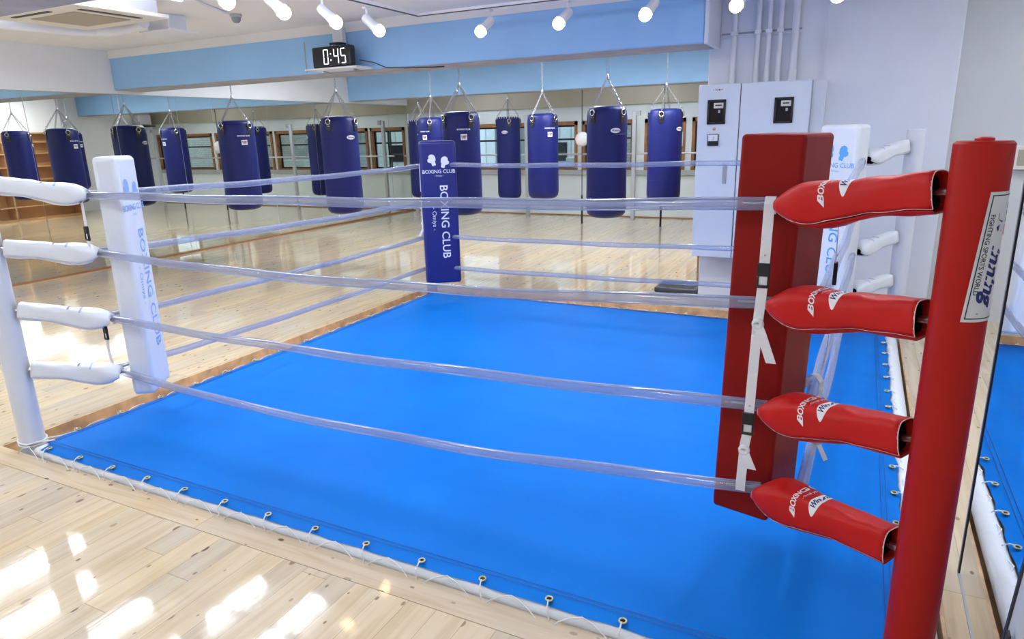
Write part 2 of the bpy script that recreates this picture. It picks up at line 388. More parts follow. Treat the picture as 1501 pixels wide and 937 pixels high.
# what stands outside the windows
o = tag(box((-14, 16.2, -1), (-5.0, 16.5, 5)).build('neighbour_building', M['cladding'], smooth=False), 'pale grey building seen through the far windows', 'building')
gr = B()
for k in range(30): gr.box((-14+k*.3, 16.185, -1), (-14+k*.3+.012, 16.2, 5))
gr.build('cladding_joint', M['ally'], o, smooth=False)
for k, x in enumerate((-7.2, -6.3, -8.4)):
    box((x, 16.17, .9), (x+.6, 16.2, 1.35)).build('window', M['bezel'], o, smooth=False)
o = tag(box((-5.0, 15.2, -1), (1.5, 15.5, 5)).build('brick_wall', M['brick'], smooth=False), 'pale brick wall seen through the right-hand far windows', 'wall')
tag(box((-14, YB+.17, -.6), (2, 18, -.5)).build('outdoor_ground', M['ground'], smooth=False), kind='structure')
acs = [(-5.9, 14.4), (-4.3, 14.2), (-2.3, 14.3)]
lab = ['outdoor air conditioner unit outside, leftmost of the three', 'outdoor air conditioner unit outside, middle of the three', 'outdoor air conditioner unit outside, rightmost of the three']
for k, (x, y) in enumerate(acs):
    r = empty('outdoor_unit', (x, y, -.5), lab[k], 'air conditioner', 'outdoor units beyond the windows')
    box((0, 0, 0), (.8, .3, 1.55)).build('casing', M['acunit'], r, bevel=.02)
    g = B()
    for q in range(4): g.torus((.3, -.01, 1.15), .08+.05*q, .008, Matrix.Rotation(PI/2, 3, 'X'), 24, 5)
    g.build('fan_grille', M['black'], r)
r = empty('wardrobe_panel', (-7.25, 13.6, -.5), 'grey outdoor storage locker standing outside left windows', 'locker')
box((0, 0, 0), (1.2, .4, 2.5)).build('body', M['ally'], r, bevel=.02)
box((.59, -.01, .05), (.61, .001, 2.45)).build('door_gap', M['black'], r, smooth=False)

# guard rail in front of the windows
r = empty('guard_rail', (-4.5, 12.2, 0), 'grey metal guard rail with posts in front of far windows', 'rail')
B().tube([(-4.2, .06, 1.19), (3.75, .06, 1.19)], .017).build('rail_bar', M['ally'], r)
for x in (-3.95, -1.33, .80, 3.4):
    box((x-.035, .03, .0), (x+.035, .09, 1.92)).build('rail_post', M['ally'], r, bevel=.005, bseg=1)
    box((x+.035, .02, 1.84), (x+.11, .08, 1.93)).build('bracket', M['grey'], r, bevel=.005, bseg=1)
r = empty('wall_switch_box', (-3.0, 12.6, 1.42), 'small white switch box on the far window mullion', 'switch')
box((-.09, 0, -.13), (.09, .05, .13)).build('housing', M['print_white'], r, bevel=.02)
box((-.03, -.006, -.05), (.03, .001, .05)).build('rocker', M['ally'], r, bevel=.003)

# mirrors
r = empty('wall_mirror', (XL, 8, 0), 'full height mirror covering the left wall', 'mirror')
seams = [-3.4, -1.2, 0.2, 1.6, 2.7, 3.8, 4.9, 6.0, 6.95, 7.56, 8.65, 9.75, 10.85, 11.95, 12.62]
for a, b_ in zip(seams[:-1], seams[1:]):
    box((-.010, a-8+.003, .03), (0, b_-8-.003, 2.222)).build('mirror_panel', M['mirror'], r, smooth=False)
f = B(); f.box((-.004, -11.4, 2.218), (.010, 4.62, 2.230)); f.box((-.004, 4.615, .03), (.012, 4.632, 2.23)); f.build('mirror_edging', M['grey'], r, smooth=False)
# the short wall with a mirror beside the red post
struct('wall_partition', box((.478, -1.0, 0), (.60, 2.655, CZ)), M['wall'], smooth=False)
r = empty('standing_mirror', (.46, 1.2, 0), 'tall mirror panel beside the red post showing the reflected ring', 'mirror')
box((0, -2.0, .006), (.012, 1.455, 2.3)).build('mirror_panel', M['mirror2'], r, smooth=False)
f = B(); f.box((-.004, 1.452, 0), (.016, 1.462, 2.31)); f.box((-.004, -2.0, 0), (.016, 1.462, .007)); f.build('mirror_frame', M['grey'], r, smooth=False)
f = B(); f.box((-.003, 1.443, .003), (.002, 1.452, 2.3)).build('black_edging', M['black'], r, smooth=False)

# ------------------------------------------------------------ ring floor
MX0, MX1, MY0, MY1, MZ = -3.827, .283, 1.813, 5.776, .05
r = empty('ring_canvas', (-1.8, 3.8, 0), 'bright blue canvas ring floor laced over a white roll', 'boxing ring floor')
def rel(o, p): return (p[0]-o.location.x, p[1]-o.location.y, p[2]-o.location.z)
# canvas as a fine grid with slightly wavy edge and rounded fall-off
nx, ny = 60, 60; vs = []; fs = []
def wav(t, k): return .006*math.sin(t*24+k)+.004*math.sin(t*57+2*k)
for i in range(nx+1):
    for j in range(ny+1):
        u = i/nx; v = j/ny
        x = MX0+(MX1-MX0)*u; y = MY0+(MY1-MY0)*v
        if i == 0: x += wav(y, 1)-.004
        if i == nx: x += wav(y, 2)
        if j == 0: y += wav(x, 3)*.4
        if j == ny: y += wav(x, 4)
        z = MZ + .004*math.sin(x*1.3+.5)*math.sin(y*1.1) 
        if i in (0, nx) or j in (0, ny): z = MZ-.012
        # corners cut back round the posts
        vs.append(rel(r, (x, y, z)))
for i in range(nx):
    for j in range(ny):
        if (i in (0, nx-1)) and (j in (0, ny-1)): continue
        fs.append((i*(ny+1)+j, (i+1)*(ny+1)+j, (i+1)*(ny+1)+j+1, i*(ny+1)+j+1))
cv = B().add(vs, fs).build('canvas', M['canvas'], r, angle=80)
st = B()
for q in (.055, .075):
    pts = [rel(r, p) for p in ((MX0+q, MY0+q, MZ+.0025), (MX1-q, MY0+q, MZ+.0025), (MX1-q, MY1-q, MZ+.0025), (MX0+q, MY1-q, MZ+.0025))]
    for a, b_ in zip(pts, pts[1:]+pts[:1]):
        A = Vector(a); Bv = Vector(b_); n = 60
        st.tube([A.lerp(Bv, k/n)+Vector((0, 0, .004*math.sin((A.lerp(Bv, k/n).x-1.8)*1.3+.5)*math.sin((A.lerp(Bv, k/n).y+3.8)*1.1)+.0005)) for k in range(n+1)], .0012, 4)
st.build('stitching', M['print_navy'], r)
box(rel(r, (MX0+.02, MY0+.02, -.074)), rel(r, (MX1-.02, MY1-.02, MZ-.02))).build('base_deck', M['white_vinyl'], r, smooth=False)
rl = B(); o_ = .018; rz = .0
loop = []
cs = [(MX0+o_, MY0+o_+.012), (MX1+.036, MY0+o_+.012), (MX1+.036, MY1-.01), (MX0+o_, MY1-.01)]
for (a, b_), (c_, d_) in zip(cs, cs[1:]+cs[:1]):
    for k in range(24): loop.append(rel(r, (a+(c_-a)*k/24, b_+(d_-b_)*k/24, rz+.002*math.sin(k*1.7))))
rl.tube(loop, [.044 if 24 <= k <= 48 else .038 for k in range(len(loop))], 12, closed=True)
rl.build('edge_roll', M['white_vinyl'], r)
# eyelets and lacing cord
ey = []
x = -3.70
k = 0
while x < .1: ey.append((x, MY0+.018, 'f')); x += .262
y = 2.05
while y < 5.7: ey.append((MX1-.022, y, 'r')); ey.append((MX0+.022, y, 'l')); y += .262
x = -3.6
while x < .1: ey.append((x, MY1-.022, 'b')); x += .262
eb0 = None; cords = {k_: B() for k_ in 'frlb'}
for (x, y, s) in ey:
    if eb0 is None:
        eb0 = B().torus((0, 0, 0), .0118, .0030, None, 18, 6).build('eyelet', M['brass'], r); e1 = eb0
        hb = B().lathe([(.0095, -.006), (.0095, -.001)], seg=12).build('eyelet_hole', M['blackin'], eb0)
    else:
        e1 = eb0.copy(); C.objects.link(e1); h = hb.copy(); C.objects.link(h); h.parent = e1
    e1.location = rel(r, (x, y, MZ+.0045))
    d = {'f': (0, -1), 'r': (1, 0), 'l': (-1, 0), 'b': (0, 1)}[s]; t = (d[1], -d[0])
    def P(out, along, z): return rel(r, (x+d[0]*out+t[0]*along, y+d[1]*out+t[1]*along, z))
    wob = random.uniform(-.02, .02); cord = cords[s]
    W = .065
    cord.tube([P(.003, 0, MZ-.004), P(.012, wob*.2, MZ+.008), P(.022, wob*.3, MZ+.008), P(.045, wob*.6, MZ-.006), P(W-.02, wob, .015), P(W-.012, wob, -.05)], .0026, 6)
    cord.tube([P(W-.012, wob, -.05), P(W-.018, .05, .018), P(.040, .09, MZ-.010), P(.03, .131, MZ-.004), P(.045, .17, MZ-.012), P(W-.018, .21, .012), P(W-.012, .262, -.05)], .0025, 6)
for k_ in 'frlb': cords[k_].build('lacing_cord', M['cord'], r)

# ------------------------------------------------------------ posts
def post(name, x, y, col, label, rad=.0615, top=1.556):
    r = empty(name, (x, y, 0), label, 'ring post', 'corner posts of the ring')
    prof = [(rad, -.074), (rad, top-.006), (rad-.006, top), (0.001, top)]
    B().lathe(prof, seg=40).build('post_sleeve', M[col], r)
    return r
pw = post('ring_post', -3.955, 1.885, 'white_post', 'white padded ring post at the near left corner')
rp = post('ring_post', .245, 1.93, 'red_post', 'tall red ring post with white maker label, at the right')
pr = post('ring_post', .325, 5.85, 'white_post', 'white ring post at the rear right corner by the grey column')
pb = post('ring_post', -3.93, 5.88, 'blue_vinyl', 'navy blue ring post behind the blue corner pad', rad=.055, top=1.50)
# top cap and white lashing cord at the base of the left post
cb = B()
for k in range(2): cb.torus((0, 0, .02+.018*k), .067, .0045, Matrix.Rotation(.06*(k+1), 3, 'Y'), 28, 6)
cb.tube([(.05, .045, .03), (.09, .10, .03), (.15, .16, .045)], .004, 6); cb.tube([(.02, -.062, .02), (.10, -.03, .05), (.18, .02, .055)], .004, 6)
cb.build('lashing_cord', M['cord'], pw)
B().lathe([(.02, 0), (.02, .006), (.015, .009)], (0, 0, 1.556), 20).build('cap_button', M['red_vinyl'], rp)

# maker label wrapped on the red post
RP = .0615
# u runs down the post, v runs to the right round it
ang0 = math.radians(-97+15)
tilt = .07
def post_map(off):
    def f(u, v):
        a = ang0+(v+u*-tilt)/RP
        return Vector(((RP+off)*math.cos(a), (RP+off)*math.sin(a), 1.290-u+v*.02))
    return f
lf = B().add(*grid_map(-.155, .150, 0, .125, post_map(.0012), 20, 16)).build('maker_label', M['label'], rp)
lf['label'] = 'white label with black border and blue lettering wrapped on red post'
bo = B()
for (u0, u1, v0, v1) in ((-.148, -.1455, .006, .119), (.1405, .143, .006, .119), (-.148, .143, .006, .0085), (-.148, .143, .1165, .119)):
    bo.add(*grid_map(u0, u1, v0, v1, post_map(.0019), 20 if u1-u0 > .1 else 1, 16 if v1-v0 > .05 else 1))
bo.build('label_border', M['print_black'], lf, smooth=False)
text('FIGHTING SPORTS WORLD', .0150, post_map(.0020), -.010, .0160, sx=1.03, bold=.0002).build('label_lettering', M['print_black'], lf, smooth=False)
text('inning', .052, post_map(.0020), .035, .049, shear=.42, bold=.0018, sx=1.12).build('label_lettering', M['print_navy'], lf, smooth=False)
# the big W: navy chevrons with a red triangle
pm = post_map(.0021)
def polyfine(pts, f):
    return poly_map(pts, f)
Wn = B(); dv_ = .005
for pts in ([(-.128, .066), (-.115, .066), (-.092, .026), (-.106, .026)], [(-.111, .066), (-.099, .066), (-.084, .040), (-.091, .028)], [(-.096, .066), (-.084, .066), (-.065, .032), (-.074, .026), (-.079, .032)]):
    Wn.add(*poly_map([(u_, v_+dv_) for u_, v_ in pts], pm))
Wn.build('label_initial', M['print_navy'], lf, smooth=False)
B().add(*poly_map([(-.080, .071), (-.052, .071), (-.066, .045)], pm)).build('label_triangle', M['print_red'], lf, smooth=False)
text('R', .008, post_map(.0020), .130, .030).build('label_lettering', M['print_black'], lf, smooth=False)

# ------------------------------------------------------------ ropes
RZ = [1.365, 1.062, .715, .422]; RL = [1.343, 1.034, .670, .358]; RB = [1.325, .985, .655, .355]; PZ = [1.435, 1.112, .782, .452]
VL = (-3.60, 2.235); VR = (-.20, 2.20); VRR = (.005, 5.50); VB = (-3.70, 5.50)
lev = ['top', 'second', 'third', 'lowest']
def sagrope(name, A, Bp, sag, label, rad, seed):
    A = Vector(A); Bp = Vector(Bp); mid = (A+Bp)/2
    r = empty(name, tuple(mid), label, 'ring rope', 'clear plastic covered ring ropes')
    n = 60; rnd = random.Random(seed); ph = rnd.uniform(0, 6)
    pts = []; d = (Bp-A); side = Vector((d.y, -d.x, 0)).normalized()
    for k in range(n+1):
        t = k/n; p = A.lerp(Bp, t)-mid
        p.z -= sag*4*t*(1-t); p.z += .0025*math.sin(t*23+ph); p += side*.003*math.sin(t*17+ph*2)
        pts.append(p)
    rr = [rad*(1+.02*math.sin(k*.5+ph)) for k in range(n+1)]
    B().tube(pts, rr, 14).build('clear_hose', M['hose'], r, angle=80)
    up = [p+Vector((0, 0, rad*.62)) for p in pts]
    B().tube(up, rad*.09, 6).build('steel_cable', M['greycable'], r)
    for q in (0, 1):
        seg_ = pts[:4] if q == 0 else pts[-4:]
        B().tube([p+Vector((0, 0, rad*.1)) for p in seg_[(0 if q == 0 else 1):(3 if q == 0 else 4)]], rad*.28, 8).build('rope_core', M['greycable'], r)
    return r
sagF = [.014, .047, .030, .074]
for i in range(4):
    z = RZ[i]
    sagrope('ring_rope', (VL[0], VL[1], RL[i]), (VR[0], VR[1], z+.010), sagF[i], '%s of the four clear ropes along the near side of the ring' % lev[i], .0205, i)
    sagrope('ring_rope', (VL[0]-.09, VL[1]+.04, RL[i]), (VB[0], VB[1], RB[i]), .02, '%s of the four clear ropes along the left side by the wall mirror' % lev[i], .0205, 10+i)
    sagrope('ring_rope', (VB[0], VB[1], RB[i]+.01), (VRR[0], VRR[1], z-.005), .02, '%s of the four clear ropes along the far side of the ring' % lev[i], .0205, 20+i)
    sagrope('ring_rope', (-.085, 2.225, z), (VRR[0], VRR[1], z), .03, '%s of the four clear ropes along the right side, behind the red pad' % lev[i], .0205, 30+i)

# ------------------------------------------------------------ turnbuckle covers
def cover(V, Pp, z0, z1, near, col, label, group, ls=1.0, logo=True, wide=1.0, prints=('print_white', 'print_white'), logoside='top', L0=0):
    V = Vector((V[0], V[1], z0)); Pp = Vector((Pp[0], Pp[1], z1))
    ax = (Pp-V); L = ax.length; ax.normalize()
    nr = Vector((near[0], near[1], 0)); nr = (nr-ax*nr.dot(ax)).normalized(); up = nr.cross(ax)
    if up.z < 0: up = -up
    r = empty('turnbuckle_cover', tuple(V), label, 'rope turnbuckle cover', group)
    def prof(s):
        t = s/L
        hs = [(0, .018), (.03, .032), (.07, .045), (.13, .058), (.20, .066), (.28, .067), (.38, .062), (.5, .055), (.65, .051), (1, .053)]
        ws = [(0, .070), (.15, .074), (.35, .056), (.6, .046), (1, .044)]
        def ip(T):
            for (a, x), (b_, y) in zip(T, T[1:]):
                if t <= b_: 
                    q = (t-a)/(b_-a); return x+(y-x)*q
            return T[-1][1]
        return ip(hs)*wide, ip(ws)*wide
    def S(s, phi, k=1.0):
        h, w = prof(s); c_, s_ = math.cos(phi), math.sin(phi)
        e = .58
        x = w*k*math.copysign(abs(c_)**e, c_); y = h*k*math.copysign(abs(s_)**e, s_)
        wr = .0011*math.sin(s*60+phi*3)+.0014*math.sin(s*31-phi*4)
        return ax*s+nr*(x+wr)+up*(y+wr-.010*math.sin(min(1, s/L*1.6)*PI))
    n = 26
    def shell(p0, p1, k, s0, s1, m=18):
        vs = []; fs = []
        for i in range(n+1):
            for j in range(m+1):
                vs.append(S(s0+(s1-s0)*i/n, p0+(p1-p0)*j/m, k))
        for i in range(n):
            for j in range(m): fs.append((i*(m+1)+j, (i+1)*(m+1)+j, (i+1)*(m+1)+j+1, i*(m+1)+j+1))
        return vs, fs
    up_ = B().add(*shell(math.radians(-32), math.radians(222), 1.0, 0.0, L)).build('upper_flap', M[col], r, angle=80)
    lo_ = B().add(*shell(math.radians(200), math.radians(318), .97, .03, L-.004)).build('lower_flap', M[col], r, angle=80)
    for o in (up_, lo_):
        d = o.modifiers.new('thick', 'SOLIDIFY'); d.thickness = .004; d.offset = 0
    B().add(*shell(math.radians(-60), math.radians(300), .80, .06, L-.02, 14)).build('shade_lining', M['blackin'], r)  # black lining stands in for the shade inside the cover
    B().tube([ax*(L-.06), ax*(L+.035)], .011, 10).build('turnbuckle_eye', M['chrome'], r)
    pi_ = B()
    pi_.tube([S(L*k/30, math.radians(-32), 1.01) for k in range(31)], .0017, 5)
    for s0 in (0.0, L):
        pi_.tube([S(s0, math.radians(-32+254*k/20), 1.01) for k in range(21)], .0017, 5)
    pi_.build('piping', M['piping'] if col == 'red_vinyl' else M['white_vinyl'], r)
    if logo:
        # lettering lies on the upper side, near the rope end
        def f(u, v):
            # u along axis from the vertex end, v round the top (positive = away from viewer)
            s = .205+u
            s = max(.005, min(L-.005, s)); h, w = prof(s)
            phi = math.radians(84)+v/w*1.15
            return S(s, phi, 1.045)
        def ff(u, v):   # reading direction goes round the sleeve
            return f(v*-1.0, u*1.0) if False else f(u, v)
        def arc(u, v):
            return f(-v+.10*0, u)
        t1 = text('BOXING CLUB', .022*ls, lambda u, v: f(-v-.005, -u*-1.0), 0, 0.055, bold=.0006)
        t1.build('cover_lettering', M[prints[0]], r, smooth=False)
        text('- Omiya -', .012*ls, lambda u, v: f(-v-.005, u), .0, 0.033).build('cover_lettering', M[prints[0]], r, smooth=False)
        ob = B().add(*oval_map(.060*ls, .016*ls, lambda u, v: f(-v+.0, u))).build('cover_badge', M['print_white'], r, smooth=False)
        text('Winning', .024*ls, lambda u, v: f(-v+.0, u)+up*.0012, 0, 0, shear=.4, bold=.0006).build('badge_lettering', M['print_navy'], r, smooth=False)
    return r
grp = 'turnbuckle covers between posts and ropes'
ordn = ['topmost', 'second from top', 'third from top', 'lowest']
for i in range(4):
    cover((VR[0]+.015, VR[1]-.01), (.178, 1.971), RZ[i]+.012, PZ[i], (-.52, -.855), 'red_vinyl', 'red vinyl turnbuckle cover on the red post, %s of four' % ordn[i], grp)
for i in range(4):
    cover((VL[0]-.005, VL[1]-.005), (-3.896, 1.934), RL[i], PZ[i]-.02, (.61, -.79), 'white_vinyl', 'white turnbuckle cover on the near left post, %s of four' % ordn[i], grp, ls=.5, prints=('print_faded', 'print_faded'), wide=.86)
for i in range(4):
    cover((VRR[0], VRR[1]), (.262, 5.785), RZ[i], PZ[i], (.64, -.77), 'white_vinyl', 'white turnbuckle cover on the rear right post, %s of four' % ordn[i], grp, ls=.5, prints=('print_faded', 'print_faded'), wide=.9)

# ------------------------------------------------------------ corner pads
def pad(cx, cy, z0, z1, w, t, ang, col, label, tint_fn, twist=0):
    # local x = width, local -y = printed face (towards the ring centre)
    r = empty('corner_pad', (cx, cy, 0), label, 'corner pad', 'padded corner cushions', rz=ang)
    bb = B(); nz = 14; nw = 6
    bb.box((-w/2, -t/2, z0), (w/2, t/2, z1))
    o = bb.build('cushion', M[col], r, bevel=min(.028, t*.22), bseg=5)
    sm = B().tube([(-w/2+.002, t/2-.03, z0+.03), (-w/2+.002, t/2-.03, z1-.03)], .0022, 5)
    sm.tube([(w/2-.002, t/2-.03, z0+.03), (w/2-.002, t/2-.03, z1-.03)], .0022, 5)
    sm.build('seam', M[col], r)
    if tint_fn: tint_fn(r, w, t, z0, z1)
    return r
def print_pad(col):
    def g(r, w, t, z0, z1):
        # printed face is local -y; reading direction of the big words is downwards
        f = plane_map((0, -t/2-.0015, 0), (1, 0, 0), (0, 0, 1))
        gl = B()
        gl.add(*poly_map(glove(-.052, z1-.17, .052, 1), f)); gl.add(*poly_map(glove(.052, z1-.19, .052, -1), f))
        gl.build('glove_emblem', M[col], r, smooth=False)
        text('BOXING CLUB', .046, f, 0, z1-.275, bold=.0006).build('pad_lettering', M[col], r, smooth=False)
        text('- Omiya -', .022, f, 0, z1-.312).build('pad_lettering', M[col], r, smooth=False)
        fd = plane_map((0, -t/2-.0015, (z0+z1)/2-.045), (0, 0, -1), (1, 0, 0))
        text('BOXING CLUB', .104, fd, 0.03, .035, bold=.001).build('pad_lettering', M[col], r, smooth=False)
        text('- Omiya -', .056, fd, .0, -.060).build('pad_lettering', M[col], r, smooth=False)
    return g
# blue pad: printed face looks to (+,-)
pad(-3.52, 5.47, .225, 1.55, .335, .13, math.radians(38), 'blue_vinyl', 'navy blue corner pad with white gloves emblem and lettering', print_pad('print_white'))
# white near-left pad: printed face looks to (+,+)
pad(-3.612, 2.405, .215, 1.535, .285, .12, math.radians(126), 'white_vinyl', 'white corner pad with faded blue lettering at the near left', print_pad('print_faded'))
# rear right white pad: printed face looks to (-,-)
pad(-.13, 5.42, .24, 1.60, .32, .13, math.radians(-38), 'white_vinyl', 'white corner pad with sky blue lettering at the rear right', print_pad('print_blue'))
# red pad
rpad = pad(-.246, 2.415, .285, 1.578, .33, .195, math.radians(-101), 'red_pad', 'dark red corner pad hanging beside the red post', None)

rpad.rotation_mode = 'QUATERNION'
rpad.rotation_quaternion = Matrix.Rotation(.018, 3, 'Y').to_quaternion() @ Matrix.Rotation(math.radians(-101), 3, 'Z').to_quaternion()
rpad.children[0].modifiers['bevel'].width = .014
tg = box((-.15, .0972, 1.285), (-.12, .0990, 1.315)).build('small_tag', M['piping'], rpad, smooth=False)
# ------------------------------------------------------------ straps
def ribbon(pts, w, wd, thick=.0022):
    bb = B(); P = [Vector(p) for p in pts]; W = Vector(wd).normalized()*w/2
    nrm = None; vs = []
    for i, p in enumerate(P):
        t = (P[min(i+1, len(P)-1)]-P[max(i-1, 0)]).normalized(); n = t.cross(W.normalized())*thick/2
        vs += [p-W-n, p+W-n, p+W+n, p-W+n]
    fs = []
    for i in range(len(P)-1):
        for k in range(4): fs.append((i*4+k, i*4+(k+1) % 4, i*4+4+(k+1) % 4, i*4+4+k))
    fs.append((3, 2, 1, 0)); q = len(P)*4-4; fs.append((q, q+1, q+2, q+3))
    return bb.add(vs, fs)
def strap(x, y, ztop, zb, zk, zend, tail, label, wd=(1, 0, 0), out=(0, -1, 0), w=.026, n_=0, lean=0):
    r = empty('rope_strap', (x, y, ztop), label, 'strap', 'webbing straps tying the ropes together')
    W = Vector(wd).normalized(); O = Vector(out).normalized()
    def q(a, z, b_=0): return W*(a+lean*(ztop-z)/.4)+O*b_+Vector((0, 0, z-ztop))
    # loop round the upper rope and down to the buckle
    ribbon([q(0, ztop-.03, -.026), q(0, ztop+.005, -.026), q(0, ztop+.024, -.010), q(0, ztop+.024, .010), q(0, ztop+.005, .026), q(0, zb+.03, .028)], w, W).build('upper_webbing', M['white_web'], r, smooth=False)
    box_ = B(); m = Matrix.Identity(4)
    c = q(0, zb, .030)
    U = Matrix((W.to_4d(), O.to_4d(), Vector((0, 0, 1, 0)), (0, 0, 0, 1))).transposed(); U[3][3] = 1
    U = Matrix(((W.x, O.x, 0, c.x), (W.y, O.y, 0, c.y), (W.z, O.z, 1, c.z), (0, 0, 0, 1)))
    bk = B().box((-w*.62, -.006, -.004), (w*.62, .007, .036), U)
    bk.box((-w*.62, -.006, -.034), (-w*.42, .007, -.004), U); bk.box((w*.42, -.006, -.034), (w*.62, .007, -.004), U); bk.box((-w*.62, -.006, -.040), (w*.62, .007, -.031), U)
    bk.build('buckle', M['black'], r, bevel=.002, bseg=2)
    ribbon([q(0, zb+.0, .030), q(.0, zb-.04, .030), q(-.004, zk+.02, .030), q(-.006, zend+.03, .026), q(-.006, zend, .020)], w, W).build('lower_webbing', M['white_web'], r, smooth=False)
    if tail:
        kb = B().torus(q(-.004, zk, .034), .012, .007, Matrix.Rotation(PI/2, 3, 'X'), 14, 7)
        kb.build('knot', M['white_web'], r)
        ribbon([q(-.004, zk, .036), q(.01, zk-.03, .040), q(tail[0], zk-tail[1], .042)], w, W).build('loose_end', M['white_web'], r, smooth=False)
    B().lathe([(.003, 0), (.003, .003)], (0, 0, 0), 10, Matrix.Rotation(-PI/2, 3, 'X')).build('snap', M['chrome'], r).location = q(0, zb+.06, .031)
    return r
strap(-.235, 2.185, RZ[0]+.008, 1.165, 1.01, .955, (.045, .12), 'white webbing strap with black buckle, upper one on red corner ropes', w=.030, lean=-.004)
strap(-.245, 2.185, .965, .675, .58, .425, (.025, .06), 'white webbing strap with black buckle, lower one on red corner ropes', w=.030, lean=-.008)
strap(-3.605, 2.215, RL[0]+.004, 1.150, 1.09, 1.05, None, 'white webbing strap with black buckle, upper one by near left pad', w=.022)
strap(-3.605, 2.215, RL[2]+.0, .605, .50, .425, None, 'white webbing strap with black buckle, lower one by near left pad', w=.022)
strap(-3.66, 5.40, RZ[0]-.04, 1.06, .80, .74, (-.04, .12), 'white webbing strap with black buckle beside the blue corner pad', w=.022, wd=(.9, .3, 0), out=(.3, -.9, 0))

strap(-.078, 2.52, RZ[0]+.004, 1.115, .86, .78, None, 'white strap with black buckle on side ropes behind the red pad, upper one', w=.030, wd=(0, 1, 0), out=(1, 0, 0))
strap(-.078, 2.52, RZ[2]+.004, .625, .50, .44, (.05, .09), 'white strap with loose end on side ropes behind the red pad, lower one', w=.026, wd=(.5, .86, 0), out=(.86, -.5, 0))

